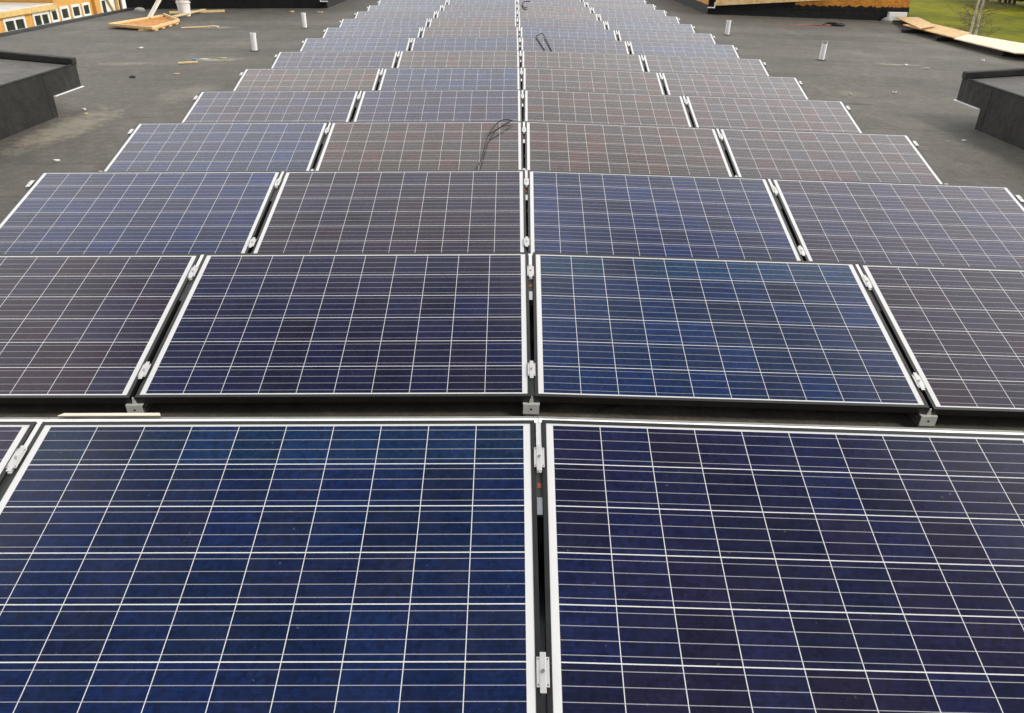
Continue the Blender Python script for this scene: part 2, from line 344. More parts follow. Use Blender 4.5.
def make_panel():
    root = empty('solar_panel')
    f = MB(); hx = PW / 2; e = LIP
    # hollow-section rails round the laminate: outer wall, top lip, bottom flange; long pair full length, short pair butted between
    prof = [(0,-FH),(0,.0018),(e+.002,.0018),(e+.002,-.0045),(.002,-.0045),(.002,-FH+.002),(.028,-FH+.002),(.028,-FH)]
    def rail_x(y0, s):
        P = [(y0 + s * p, q) for p, q in prof]; f.prism(P if s < 0 else P[::-1], 'x', -hx - e, hx + e)
    def rail_y(x0, s):
        P = [(x0 + s * p, q - .0003 if q > 0 else q) for p, q in prof]; f.prism(P if s < 0 else P[::-1], 'y', .0022, PH - .0022)
    rail_x(-e, 1); rail_x(PH + e, -1); rail_y(-hx - e, 1); rail_y(hx + e, -1)
    f.build('frame', FRAME, root)
    MB().box(-hx - .001, hx + .001, -.001, PH + .001, -.0040, 0).build('cell_sheet', CELL, root)
    MB().box(-.06, .06, PH - .20, PH - .09, -.026, -.0045).build('junction_box', BLACKRUB, root)
    return root
def copy_tree(o, parent=None):
    c = o.copy(); COL.objects.link(c)
    if parent: c.parent = parent
    for ch in o.children: copy_tree(ch, c)
    return c
proto = make_panel(); first = True
PLACE = [(-1, 2, 'far left end'), (-1, 1, 'just left of centre gap'), (1, 1, 'just right of centre gap'), (1, 2, 'far right end')]
for r in range(1, NR + 1):
    for k, (sd_, n, where) in enumerate(PLACE):
        o = proto if first else copy_tree(proto); first = False
        u = GAP / 2 + (n - 1) * (PW + GAP) + PW / 2
        m = frame_of(sd_, r, u)
        jit = Matrix.Translation((random.uniform(-.002,.002), random.uniform(-.002,.002), random.uniform(-.0006,.0006))) @ Matrix.Rotation(R(random.uniform(-.07,.07)), 4, 'Z') @ Matrix.Translation((0, PH, 0)) @ Matrix.Rotation(R(random.uniform(-.2,.2)), 4, 'X') @ Matrix.Translation((0, -PH, 0)) @ Matrix.Rotation(R(random.uniform(-.08,.08)), 4, 'Y')
        o.matrix_world = m @ jit
        nm, cc = TINT[r][k]
        for ch in o.children:
            if ch.name.startswith('cell_sheet'): ch.color = (*cc, .5 if (r, k) in ((1, 1), (2, 2)) else 1)
        tag(o, f'{nm} solar panel, {ORD[r]} row from the camera, {where}', 'solar panel', 'solar panels in rows on the flat roof')

# metal strip behind the high edge of every module, closing the back of the row
def make_deflector(d=0, f=.026, w=.038):
    root = empty('wind_deflector'); hx = (PW + GAP) / 2 - .0012
    # profile in (y, z) from the panel's high edge
    top = MB(); top.prism([(.0165,-.040),(.0185,-.040),(.0185,d-.0145),(w,d-.0145),(w,d-.0125),(.0165,d-.0125)], 'x', -hx, hx)
    top.build('top_rail', ALUW if d else GALV, root)  # same rail: brighter metal in the first row imitates its sky reflection
    sh = MB(); sh.prism([(w+.0005,-f),(w+.026,-f-.002),(.150,-.325),(.260,-.327),(.260,-.329),(.148,-.327),(w+.024,-f-.004),(w+.0005,-f-.002)], 'x', -hx, hx)
    sh.build('back_sheet', GALVD, root)
    return root
firstrow = make_deflector(.0055, .013, .042); proto = make_deflector(); f1 = first = True
for r in range(1, NR + 1):
    for k, (sd_, n, where) in enumerate(PLACE):
        if r == 1: o = firstrow if f1 else copy_tree(firstrow); f1 = False
        else: o = proto if first else copy_tree(proto); first = False
        u = GAP / 2 + (n - 1) * (PW + GAP) + PW / 2
        m = Matrix.Rotation(math.atan(SL) * sd_, 4, 'Y'); m.translation = Vector((sd_ * u * ca + row_dx(r), row_y(r), -u * sa))
        o.matrix_world = m
        tag(o, f'pale metal strip behind the {ORD[r]} panel row, {where}', 'wind deflector', 'metal strips closing the back of each panel row')

# support under each joint: base rail, front bracket, rear post, arm, two clamps
def make_support(kind, centre=False):
    root = empty('panel_support')          # origin at the low edge of the row, slope axes
    end = kind != 0
    MB().prism([(-.0115,-.030),(.0115,-.030),(.0115,-.012),(.0075,-.012),(.0075,-.010),(.0115,-.010),(.0115,-.008),(-.0115,-.008),(-.0115,-.010),(-.0075,-.010),(-.0075,-.012),(-.0115,-.012)], 'y', .645, .985).build('arm', ARMM, root)
    if kind == 0 and centre: MB().box(-.0085, .0085, .640, .705, -.0075, -.005).build('arm_tip', ALU, root)
    # bright tongue that the upper clamp slides on
    if not end: MB().box(-.0085, .0085, .80, 1.012, -.006, -.001).build('tongue', ALUW, root)
    if kind == 0 and centre: MB().box(-.007, .007, .742, .762, -.008, -.0065).build('sticker', ORANGE, root)
    def clamp(y, name='clamp'):
        c = MB(); x0 = -.031 if kind != 1 else -.012; x1 = .031 if kind != -1 else .012
        if kind == 0:
            c.box(-.0165, .0165, y - .040, y + .040, .0044, .0084)
            c.box(-.0080, .0080, y - .056, y + .052, .0086, .0104)
        else:
            s = kind
            c.box(min(-s*.014, s*.014), max(-s*.014, s*.014), y - .042, y + .042, .0034, .0070)
            c.box(min(s*.004, s*.014), max(s*.004, s*.014), y - .042, y + .042, -.040, .0032)
        o = c.build(name, CLAMP, root, bevel=.001)
        b = MB(); b.cyl((0 if kind == 0 else kind*.006, y), .0050, .0106, .0150, 10).build('bolt', STEEL, o)
        h = MB()
        if kind == 0:
            for sx in (-1, 1):
                for sy in (-1, 1): h.cyl((sx*.0125, y + sy*.034), .0020, .0085, .0089, 8)
            h.build('holes', DARKHOLE, o)
    clamp(.145); clamp(.855)
    # front bracket: plate hanging below the low edge, with a web up to the joint
    br = MB(); br.box(-.034, .034, -.030, -.026, -.090, -.042); br.box(-.036, .036, -.0255, .03, -.046, -.042)
    br.prism([(-.009,-.0415),(.009,-.0415),(.004,-.010),(-.004,-.010)], 'y', -.020, -.016)
    fb = br.build('front_bracket', ZINC, root, bevel=.0008); fb.rotation_euler.x = -TI; fb.location.y = .012
    h = MB(); n = 10
    h.add([(.005*math.cos(2*math.pi*i/n), -.0306, -.066 + .005*math.sin(2*math.pi*i/n)) for i in range(n)] + [(.005*math.cos(2*math.pi*i/n), -.0300, -.066 + .005*math.sin(2*math.pi*i/n)) for i in range(n)],
          [tuple(range(n))] + [(i, (i+1) % n, n+(i+1) % n, n+i) for i in range(n)])
    h.build('bolt_hole', DARKHOLE, fb)
    return root
JOINTS = [(-1, 2, 'end', 'at its left end'), (-1, 1, 'mid', 'under its left joint'), (1, 0, 'mid', 'under its centre joint'), (1, 1, 'mid', 'under its right joint'), (1, 2, 'end', 'at its right end')]
PS = {2: make_support(0, True), 0: make_support(0), -1: make_support(-1), 1: make_support(1)}
# base rails and rear posts stand square on the roof, so their lengths come from the row
def stand_part(root, m):
    inv = m.inverted()
    o = m.translation
    zf = rz(o.x) - o.z
    mb = MB(); mb.box(-.03, .03, -.01, 1.05, zf + .004, zf + .034); mb.box(-.012, .012, .90, .93, zf + .0345, .195)
    mb.box(-.012, .012, .04, .07, zf + .0345, -.035)
    ob = mb.build('stand', GALV, root)
    rot = Matrix.Translation(o); ob.matrix_parent_inverse = Matrix.Identity(4)
    ob.matrix_local = inv @ rot
    return ob
stand_mesh = {}
used = set()
for r in range(1, NR + 1):
    for sd_, n, kd, where in JOINTS:
        kind = (0 if n else 2) if kd == 'mid' else sd_
        u = n * (PW + GAP) + (0 if kd == 'mid' else (-GAP/2 + LIP + .008))
        m = frame_of(sd_, r, u) if n else frame_of(1, r, 0) 
        if kind in used: o = copy_tree(PS[kind])
        else: o = PS[kind]; used.add(kind)
        o.matrix_world = m
        st = [c for c in o.children if c.name.startswith('stand')]
        if not st: stand_part(o, m)
        tag(o, f'aluminium support in the {ORD[r]} row from the camera, {where}', 'panel support', 'aluminium supports under the panel joints')

# ------------------------------------------------------------------ raised, membrane clad roof blocks with an overhanging end
def side_block(sd_, label):
    root = empty('raised_roof_block', (sd_ * 5.23, 9.1, rz(5.23)))
    X = lambda a: sd_ * a - (.035 if sd_ < 0 else 0)
    # local coordinates relative to root: a outward, y, z absolute -> shift
    ox, oy, oz = root.location
    def B(mb, x0, x1, y0, y1, z0, z1): mb.box(min(X(x0), X(x1)) - ox, max(X(x0), X(x1)) - ox, y0 - oy, y1 - oy, z0 - oz, z1 - oz)
    SLP = .075; YB = 9.10 if sd_ < 0 else 9.19
    def slab(x0, x1, y0, y1, z0, z1, t0=None):
        """bottom level (or sloped with the top when t0), top sloping up away from the panels"""
        f = lambda x: SLP * (x - 5.23)
        v = []
        for zz, sl in ((z0, t0 is not None), (z1, True)):
            for x, y in ((x0, y0), (x1, y0), (x1, y1), (x0, y1)): v.append((X(x) - ox, y - oy, zz + (f(x) if sl else 0) - oz))
        return MB().add(v, [(3,2,1,0),(4,5,6,7),(0,1,5,4),(1,2,6,5),(2,3,7,6),(3,0,4,7)])
    # clad body: upstand and overhanging deck in one skin
    f = lambda x: SLP * (x - 5.23); v = []
    prof = [(3.6,-.62,0),(YB,-.62,0),(YB,-.236,0),(9.74,-.236,0),(9.74,.012,1),(3.6,.012,1)]
    for x in (5.23, 9.2): v += [(X(x) - ox, y - oy, z + (f(x) if s_ else 0) - oz) for y, z, s_ in prof]
    MB().add(v, [(0,1,2,3,4,5),(11,10,9,8,7,6)] + [(i, 6+i, 6+(i+1) % 6, (i+1) % 6) for i in range(6)]).build('clad_body', MEMB, root)
    slab(5.262, 9.19, 3.7, 9.62, .0125, .0165, 1).build('top_felt', MEMBG, root)
    slab(5.224, 5.260, 3.6, 9.64, .0125, .026, 1).build('edge_strip', MEMB, root, bevel=.008)
    slab(5.216, 9.2, 9.645, 9.755, .0125, .090, 1).build('end_kerb', MEMB, root, bevel=.014)
    b = MB(); B(b, 5.205, 9.2, YB + .002, 9.76, -.2435, -.2365); b.build('drip_trim', WHITEP, root)
    b = MB(); B(b, 5.2275, 5.2295, YB - .12, YB - .01, -.60, .008); b.build('lap_strip', MEMB, root)
    tag(root, label, 'roof block', 'raised roof blocks beside the panel rows')
side_block(-1, 'dark membrane clad raised roof block with overhanging end, left of the panel rows')
side_block(1, 'dark membrane clad raised roof block with overhanging end, right of the panel rows')

def far_block(sd_, label):
    root = empty('raised_roof_block', (sd_ * 5.23, 23.5, rz(5.23)))
    ox, oy, oz = root.location; X = lambda a: sd_ * a
    def B(mb, x0, x1, y0, y1, z0, z1): mb.box(min(X(x0), X(x1)) - ox, max(X(x0), X(x1)) - ox, y0 - oy, y1 - oy, z0 - oz, z1 - oz); return mb
    B(MB(), 5.23, 10.76, 23.45, 34, -.62, -.236).build('upstand', MEMBF, root)
    B(MB(), 5.26, 10.74, 23.47, 34, -.234, .75).build('wall', OSB if sd_ > 0 else MEMBF, root)
    if sd_ > 0:
        # torn upper edge of the membrane turned up on the boards
        e = MB(); n = 60; pts = []
        for i in range(n + 1):
            x = 7.6 + (10.74 - 7.6) * i / n
            pts.append((x - ox, random.uniform(-.235, -.17) - oz))
        poly = [(10.74 - ox, -.30 - oz), ] + pts[::-1] + [(7.6 - ox, -.30 - oz)]
        e.prism(poly, 'y', 23.444 - oy, 23.448 - oy); e.build('torn_membrane_edge', MEMBF, root)
        B(MB(), 5.23, 7.6, 23.442, 23.468, -.234, .0).build('upper_membrane', MEMBF, root)
    # white angle bracket at the corner of the overhang
    br = MB(); B(br, 5.20, 5.36, 23.30, 23.315, -.292, -.265); B(br, 5.36, 5.385, 23.30, 23.315, -.292, -.14); B(br, 5.20, 5.385, 23.316, 23.44, -.292, -.282)
    br.build('bracket', WHITEP, root)
    tag(root, label, 'roof block', 'raised roof blocks at the far end of the roof')
far_block(-1, 'black membrane clad roof block across the far left end of the roof')
far_block(1, 'far right roof block with orange board wall above a black torn membrane base')
# loose board fixed in front of the right block
o = MB().quadslab([(5.40, 23.36, -.235), (8.6, 23.40, -.045), (8.6, 23.42, .42), (5.40, 23.38, .30)], .018).build('osb_board', OSBL)
tag(o, 'long yellow chipboard sheet set aslant against the black wall at the far right', 'board')

# kerb along the left roof edge
k = MB(); k.prism([(-EX-.12, rz(EX)-.30), (-EX+.10, rz(EX)+.002), (-EX+.04, rz(EX)+.04), (-EX-.03, rz(EX)+.055), (-EX-.12, rz(EX)+.03)], 'y', 2, 24.0)
tag(k.build('roof_kerb', MEMB, bevel=.01), 'low black membrane kerb along the left roof edge', 'kerb')
k = MB(); k.prism([(EX-.10, rz(EX)+.002), (EX+.12, rz(EX)-.30), (EX+.12, rz(EX)+.02), (EX+.0, rz(EX)+.05)], 'y', 2, 23.4)
tag(k.build('roof_kerb', MEMB, bevel=.008), 'low black membrane kerb along the right roof edge under the plywood', 'kerb')

# ------------------------------------------------------------------ vent pipes
def pipe(x, y, h, tilt, label):
    root = empty('vent_pipe', (x, y, rz(x) + .002)); root.rotation_euler = (R(tilt[0]), R(tilt[1]), 0)
    mb = MB(); n = 20; r0, r1 = .047, .042
    ring = lambda r, z: [(r*math.cos(2*math.pi*i/n), r*math.sin(2*math.pi*i/n), z) for i in range(n)]
    mb.add(ring(r0, 0) + ring(r0, h) + ring(r1, h) + ring(r1, .05), [(q*n+i, q*n+(i+1) % n, (q+1)*n+(i+1) % n, (q+1)*n+i) for q in range(3) for i in range(n)])
    mb.build('tube', WHITEP, root)
    MB().cyl((0,0), .13, -.012, .010, 20, .056).build('flange', MEMB, root)
    mb = MB(); mb.add(ring(r0+.003, h-.035) + ring(r0+.003, h+.004) + ring(r1+.001, h+.004), [(q*n+i, q*n+(i+1) % n, (q+1)*n+(i+1) % n, (q+1)*n+i) for q in range(2) for i in range(n)])
    mb.build('rim', GREYCAP if x > 5 else WHITEP, root)
    tag(root, label, 'vent pipe', 'white vent pipes standing on the roof')
pipe(-4.65, 14.64, .29, (0, 1), 'short white vent pipe on the left side of the roof, the nearer of two')
pipe(-4.65, 18.38, .30, (1, -1), 'short white vent pipe on the left side of the roof, the farther of two')
pipe(4.54, 18.30, .29, (0, 1), 'short white vent pipe on the right side of the roof, the farther of two')
pipe(5.37, 14.73, .31, (0, 1.5), 'short white vent pipe with greyish rim on the right, the nearer of two')

# ------------------------------------------------------------------ cables hanging over the panels
def cable(pts_list, r, label):
    mb = MB()
    for p in pts_list: mb.tube(smoothpath(p), r, 7)
    tag(mb.build('cable', BLACKRUB, smooth=True), label, 'cable', 'loose black cables on the panels')
cable([[(-.099,6.962,.017),(-.167,6.967,.021),(-.216,6.936,.012),(-.262,6.837,-.015),(-.306,6.681,-.056),(-.328,6.506,-.102),(-.349,6.306,-.155),(-.38,6.15,-.196)],
       [(-.118,6.930,.012),(-.150,6.905,.006),(-.224,6.803,-.022),(-.274,6.741,-.038),(-.306,6.681,-.056)]], .0048, 'looped black cable hanging over the brownish panel left of the centre gap')
cable([[(.375,12.74,-.119),(.31,12.993,-.050),(.255,13.221,.011),(.285,13.28,.030),(.337,13.34,.047),(.369,13.30,.038),(.422,13.041,-.038),(.482,12.70,-.130)]], .0065, 'black cable bent into a narrow arch over the right panels halfway back')
cable([[(.265,19.683,.057),(.196,19.676,.060),(.127,19.625,.050),(.081,19.471,.012),(.137,19.255,-.046),(.194,19.30,-.030)]], .011, 'curled black cable on the farthest rows right of the centre gap')

cable([[(.29,2.868,-.357),(.36,2.90,-.357),(.47,2.965,-.358),(.60,3.08,-.360)]], .005, 'thin black cable on the shaded roof between the first and second rows')
mb = MB(); mb.quadslab([(-1.67,2.283,-.0395),(-1.31,2.283,-.0325),(-1.32,2.300,-.0325),(-1.655,2.300,-.0395)], .003)
tag(mb.build('plastic_strip', PALE), 'narrow pale strip lying on the metal edge behind the first row on the left', 'strip')
# ------------------------------------------------------------------ plywood sheets along the right edge
def sheet(pts, mat, label):
    tag(MB().quadslab(pts, .02).build('plywood_sheet', mat), label, 'plywood sheet', 'plywood sheets laid along the right roof edge')
e = .10
sheet([(10.32,23.2,-.53+e),(10.95,23.2,-.53+e),(9.98,20.2,-.46+e),(9.28,19.5,-.46+e)], PLY, 'orange plywood sheet at the far corner of the right roof edge beside a white box')
sheet([(9.55,21.0,-.52+e),(10.45,21.3,-.52+e),(10.22,19.05,-.49+e),(9.33,18.02,-.49+e)], PLY, 'yellow plywood sheet, middle one of the three on the right roof edge')
sheet([(9.31,17.95,-.46+.06),(10.12,18.95,-.47+.06),(10.80,15.2,-.47+.06),(9.34,15.66,-.46+.06)], PLYP, 'pale pinkish plywood sheet, nearest of the three on the right roof edge')
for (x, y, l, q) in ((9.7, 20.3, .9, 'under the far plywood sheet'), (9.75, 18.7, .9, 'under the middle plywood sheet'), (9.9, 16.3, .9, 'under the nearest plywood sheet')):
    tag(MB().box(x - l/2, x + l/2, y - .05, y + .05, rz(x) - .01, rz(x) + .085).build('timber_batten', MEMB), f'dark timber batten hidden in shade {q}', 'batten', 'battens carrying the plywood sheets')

# white box and drain domes at the far corners
def white_box(x, y, w_, d, h, label):
    root = empty('white_box', (x, y, rz(x)))
    MB().box(-w_/2, w_/2, -d/2, d/2, .03, h).build('body', WHITEP, root, bevel=.008); MB().box(-w_/2+.02, w_/2-.02, -d/2+.02, d/2-.02, -.01, .029).build('base', MEMB, root)
    tag(root, label, 'box')
white_box(10.42, 23.36, .50, .12, .235, 'flat white box standing at the foot of the far right orange wall')
def dome(x, y, r, h, label):
    mb = MB(); n, k = 18, 6; v = []
    for j in range(k + 1):
        a = math.pi / 2 * j / k
        v += [(r*math.cos(a)*math.cos(2*math.pi*i/n)*(1+.05*math.sin(5*i)), r*math.cos(a)*math.sin(2*math.pi*i/n), h*math.sin(a)) for i in range(n)]
    mb.add(v, [(j*n+i, j*n+(i+1) % n, (j+1)*n+(i+1) % n, (j+1)*n+i) for j in range(k) for i in range(n)])
    root = empty('drain_dome', (x, y, rz(x))); mb.build('cover', simple('pale_grey_dome', (.26,.245,.22), (.40,.38,.34), 8, .7), root, smooth=True)
    s = MB(); s.cyl((0,0), r*1.015, h*.28, h*.36, n, r*.985, False); s.build('slot', MEMB, root)
    tag(root, label, 'roof drain', 'grey domes over the roof drains')
dome(-10.17, 22.9, .15, .09, 'pale grey domed drain cover at the far left corner of the roof')
dome(10.02, 23.0, .16, .13, 'pale grey domed drain cover at the far right corner by the white box')

# ------------------------------------------------------------------ timber tray, plank, bucket, loose boards (far left)
def tray():
    root = empty('timber_tray', (-8.33, 19.1, rz(8.35)))
    ang = R(0)
    base = [(-.66,-.63),(.57,-1.25),(.52,.42),(-.28,1.60)]           # plan outline relative to root
    def wall(a, b, th, h, name, mat, z0=.05):
        A, B = Vector((*a, 0)), Vector((*b, 0)); d = (B - A).normalized(); nrm = Vector((-d.y, d.x, 0)) * th
        mb = MB(); P = [A + d*th*1.02, B, B + nrm, A + nrm + d*th*1.02]
        mb.add([(p.x, p.y, z0) for p in P] + [(p.x, p.y, z0 + h) for p in P], [(3,2,1,0),(4,5,6,7),(0,1,5,4),(1,2,6,5),(2,3,7,6),(3,0,4,7)]); mb.build(name, mat, root)
    mb = MB(); mb.prism(base, 'z', .030, .048); mb.build('bottom_board', OSB, root)
    wall(base[0], base[1], .04, .045, 'side_rail', PINE); wall(base[1], base[2], .04, .05, 'side_rail', PINE)
    wall(base[2], base[3], .04, .06, 'side_rail', PINE); wall(base[3], base[0], .03, .045, 'side_rail', PINE)
    for i in range(4):
        f = (i + .5) / 4; x = base[1][0] + (base[2][0]-base[1][0])*f; y = base[1][1] + (base[2][1]-base[1][1])*f
        MB().box(x - .35, x + .02, y - .09, y + .05, .000, .029).build('runner', PINE, root)
    tag(root, 'shallow timber and chipboard tray lying upside on the far left of the roof', 'timber tray')
tray()
def plank(a, b, w_, th, mat, name, label, cat='plank', roll=0):
    A, B = Vector(a), Vector(b); d = (B - A).normalized(); s_ = d.cross(Vector((0,0,1))).normalized(); n_ = s_.cross(d)
    s2 = s_*math.cos(roll) + n_*math.sin(roll); n2 = s2.cross(d)
    mb = MB(); V = []
    for P in (A, B):
        V += [P - s2*w_/2 - n2*th/2, P + s2*w_/2 - n2*th/2, P + s2*w_/2 + n2*th/2, P - s2*w_/2 + n2*th/2]
    mb.add(V, [(0,1,2,3),(7,6,5,4),(0,4,5,1),(1,5,6,2),(2,6,7,3),(3,7,4,0)])
    return tag(mb.build(name, mat), label, cat)
plank((-8.72, 20.0, -.46), (-8.50, 21.2, .34), .15, .03, PALE, 'plank', 'pale plank propped up aslant behind the timber tray', roll=.3)
plank((-8.25, 20.3, -.44), (-8.32, 22.6, -.47), .09, .03, PINE, 'plank', 'thin pale plank lying beside the white bucket')
plank((-9.0, 21.95, -.50), (-7.75, 22.5, -.485), .10, .05, PINE, 'plank', 'yellow plank lying on the roof before the black far left wall')
root = empty('bucket', (-8.37, 21.35, rz(8.37)))
mb = MB(); n = 20
ring = lambda r, z: [(r*math.cos(2*math.pi*i/n), r*math.sin(2*math.pi*i/n), z) for i in range(n)]
mb.add(ring(.001, .0) + ring(.13, .0) + ring(.165, .36) + ring(.155, .36) + ring(.12, .03) + ring(.001, .03), [(q*n+i, q*n+(i+1) % n, (q+1)*n+(i+1) % n, (q+1)*n+i) for q in range(5) for i in range(n)])
mb.build('shell', WHITEP, root, smooth=False)
mb = MB(); mb.add(ring(.163,.30)+ring(.176,.30)+ring(.178,.325)+ring(.166,.325), [(q*n+i, q*n+(i+1) % n, ((q+1) % 4)*n+(i+1) % n, ((q+1) % 4)*n+i) for q in range(4) for i in range(n)]); mb.build('rim', WHITEP, root)
MB().tube([(.17*math.cos(a), -.02, .33 - .14*math.sin(a)) for a in [math.pi*i/12 for i in range(13)]], .004, 6).build('handle', STEEL, root)
tag(root, 'white plastic bucket standing behind the timber tray', 'bucket')
plank((-8.62, 21.40, -.135), (-8.15, 21.37, -.13), .12, .04, OSB, 'timber_offcut', 'orange timber offcut lying across the white bucket', 'offcut')

# ------------------------------------------------------------------ scraps lying about on the roof
def scrap(x, y, sx, sy, h, rot, mat, name, label, cat):
    z = rz(x) + .004; root_v = []
    c, s = math.cos(rot), math.sin(rot); n = 7
    for i in range(n):
        a = 2*math.pi*i/n; rr = random.uniform(.75, 1.1)
        px, py = math.cos(a)*sx*rr*.8, math.sin(a)*sy*rr*.8
        root_v.append((px*c - py*s, px*s + py*c, random.uniform(.3, 1)*h*.8))
    mb = MB(); mb.add(root_v + [(p[0]*.9, p[1]*.9, 0) for p in root_v], [tuple(range(n)), tuple(range(2*n-1, n-1, -1))] + [(i, n+i, n+(i+1) % n, (i+1) % n) for i in range(n)])
    o = mb.build(name, mat); o.location = (x, y, z); tag(o, label, cat)
BLUE = simple('blue_plastic', (.05,.16,.42), (.08,.22,.5), 20, .5); RED = simple('red_hose_rubber', (.30,.05,.03), (.4,.08,.05), 20, .6)
PAPER = simple('white_scrap', (.62,.60,.56), (.78,.76,.72), 20, .8); BEIGE = simple('beige_scrap', (.42,.34,.22), (.56,.46,.31), 16, .8)
scrap(-4.25, 7.10, .045, .022, .02, .2, PAPER, 'paper_scrap', 'crumpled white paper scrap on the roof left of the third panel row', 'scrap')
scrap(-6.85, 15.05, .07, .05, .03, .4, PAPER, 'paper_scrap', 'white paper scrap on the roof beyond the left raised block', 'scrap')
scrap(-5.58, 11.79, .06, .03, .035, .3, BLACKRUB, 'rubber_scrap', 'small black rubber scrap on the roof beyond the left raised block', 'scrap')
scrap(-5.32, 13.56, .05, .05, .03, .1, BLUE, 'plastic_scrap', 'small bright blue plastic scrap by the nearer left vent pipe', 'scrap')
scrap(-5.18, 13.58, .10, .04, .02, .1, PAPER, 'paper_scrap', 'flat white paper scrap beside the blue plastic scrap', 'scrap')
plank((-5.42, 13.12, rz(5.3)+.015), (-5.16, 13.25, rz(5.3)+.015), .05, .02, PINE, 'wood_scrap', 'short yellow stick near the blue plastic scrap on the left', 'wood scrap')
plank((-7.35, 18.35, rz(7.1)+.015), (-6.75, 18.75, rz(6.8)+.015), .05, .02, PINE, 'wood_scrap', 'pale wooden stick lying in front of the timber tray', 'wood scrap')
plank((-6.78, 18.7, rz(6.7)+.015), (-6.62, 18.6, rz(6.6)+.015), .06, .02, PALE, 'wood_scrap', 'stubby pale wood offcut at the end of a stick before the timber tray', 'wood scrap')
scrap(-4.91, 13.71, .13, .05, .012, .1, BEIGE, 'paper_scrap', 'flat beige scrap lying close to the nearer left vent pipe', 'scrap')
scrap(-5.05, 12.07, .06, .025, .02, .5, BEIGE, 'wood_scrap', 'small beige wood chip left of the fifth and sixth panel rows', 'wood scrap')
scrap(-5.14, 9.45, .03, .03, .03, .5, PAPER, 'pebble', 'small white pebble beside the corner of the left raised block', 'pebble')
scrap(-5.0, 9.2, .04, .025, .02, .9, BEIGE, 'pebble', 'small beige pebble beside the corner of the left raised block', 'pebble')
scrap(-4.92, 7.74, .012, .012, .012, .5, RED, 'plastic_scrap', 'tiny red plastic scrap at the foot of the left raised block', 'scrap')
scrap(4.76, 8.51, .04, .025, .02, .3, PAPER, 'paper_scrap', 'white paper scrap on the roof left of the right raised block', 'scrap')
scrap(6.95, 14.10, .07, .05, .04, .2, PAPER, 'paper_scrap', 'white paper scrap right of the nearer right vent pipe', 'scrap')
scrap(6.72, 14.38, .06, .04, .03, .2, PAPER, 'paper_scrap', 'small white paper scrap on a pale dried puddle mark, right', 'scrap')
scrap(8.59, 15.36, .05, .04, .05, .4, PAPER, 'paper_scrap', 'white paper scrap on the roof near the pale plywood sheet', 'scrap')
scrap(5.28, 11.48, .045, .03, .03, .4, PAPER, 'pebble', 'pale pebble between the right panel ends and the right raised block', 'pebble')
scrap(4.55, 11.2, .04, .03, .02, .4, BEIGE, 'pebble', 'beige pebble close to the right panel ends of the sixth row', 'pebble')
mb = MB(); mb.tube(smoothpath([(-.25,0,.02),(-.1,.08,.06),(.05,-.05,.07),(.2,.06,.05),(.3,-.02,.03),(.12,-.1,.03),(-.05,.02,.03)]), .025, 7); o = mb.build('cable_coil', BLACKRUB, smooth=True); o.location = (7.92, 21.3, rz(7.92)); tag(o, 'tangled black cable coil before the far right wall', 'cable coil')
mb = MB(); mb.tube(smoothpath([(-1.0,.05,.012),(-.6,-.1,.012),(-.2,.05,.012),(.2,-.05,.012),(.5,.1,.012)]), .012, 6); o = mb.build('hose', RED, smooth=True); o.location = (7.5, 21.25, rz(7.5)); tag(o, 'thin reddish hose beside the black cable coil before the far right wall', 'hose')
for x, y, q in ((-5.11, 22.0, 'at the corner of the far left black wall'), (-5.9, 22.2, 'before the far left black wall')):
    scrap(x, y, .10, .06, .05, .3, BEIGE, 'wood_scrap', f'pale yellowish wood scrap {q}', 'wood scrap')

# ------------------------------------------------------------------ building beyond the left edge
GLASSD = simple('dark_window_glass', (.015,.018,.018), (.04,.045,.04), 1, .08)
BEAM = simple('yellow_timber_beam', (.55,.36,.12), (.72,.5,.2), 2, .7)
FELTP = simple('pale_roof_underlay', (.52,.49,.45), (.66,.63,.58), .6, .8)
DKRED = simple('dark_red_fascia', (.06,.02,.015), (.10,.035,.02), 1, .7)
root = empty('timber_building', (-50, 82, GZ)); ox, oy, oz = root.location
def BB(x0, x1, y0, y1, z0, z1): return MB().box(x0-ox, x1-ox, y0-oy, y1-oy, z0-oz, z1-oz)
BB(-64, -50, 74, 92.6, GZ, -6.62).build('low_wall', OSBB, root)
BB(-63.9, -49.7, 73.8, 92.55, -6.615, -6.15).build('roof_beam', BEAM, root)
BB(-63.8, -50.0, 74.2, 92.5, -6.145, -6.05).build('low_roof', FELTP, root)
BB(-66, -50.02, 92.6, 100.3, GZ, -2.5).build('tall_wall', OSBB, root)
BB(-66, -50.4, 100.3, 101.7, GZ, -2.5).build('recessed_wall', OSBB, root)
BB(-66, -50.0, 101.7, 103.0, GZ, -2.5).build('corner_wall', OSBB, root)
BB(-80, -64.2, 70, 92.5, -6.6, -3.0).build('rear_wall', DKRED, root)
def win(y0, y1, z0, z1, panes, label=None):
    f = MB(); tr = .36; x = -49.96
    X0, X1 = -50.015, -49.93
    f.box(X0-ox, X1-ox, y0-oy, y1-oy, z0-oz, z0+tr-oz); f.box(X0-ox, X1-ox, y0-oy, y1-oy, z1-.26-oz, z1-oz)
    n = panes; wdt = (y1 - y0 - (n + 1) * tr * .8) / n; yy = y0
    spots = []
    for i in range(n + 1):
        f.box(X0-ox, X1-ox, yy-oy, yy+tr*.8-oy, z0+tr-oz, z1-.26-oz); yy += tr*.8
        if i < n: spots.append(yy); yy += wdt
    w_ = f.build('window', WRAP, root)
    for s in spots: MB().box(-50.01-ox, -49.985-ox, s-oy, s+wdt-oy, z0+tr-oz, z1-.26-oz).build('pane', GLASSD, w_)
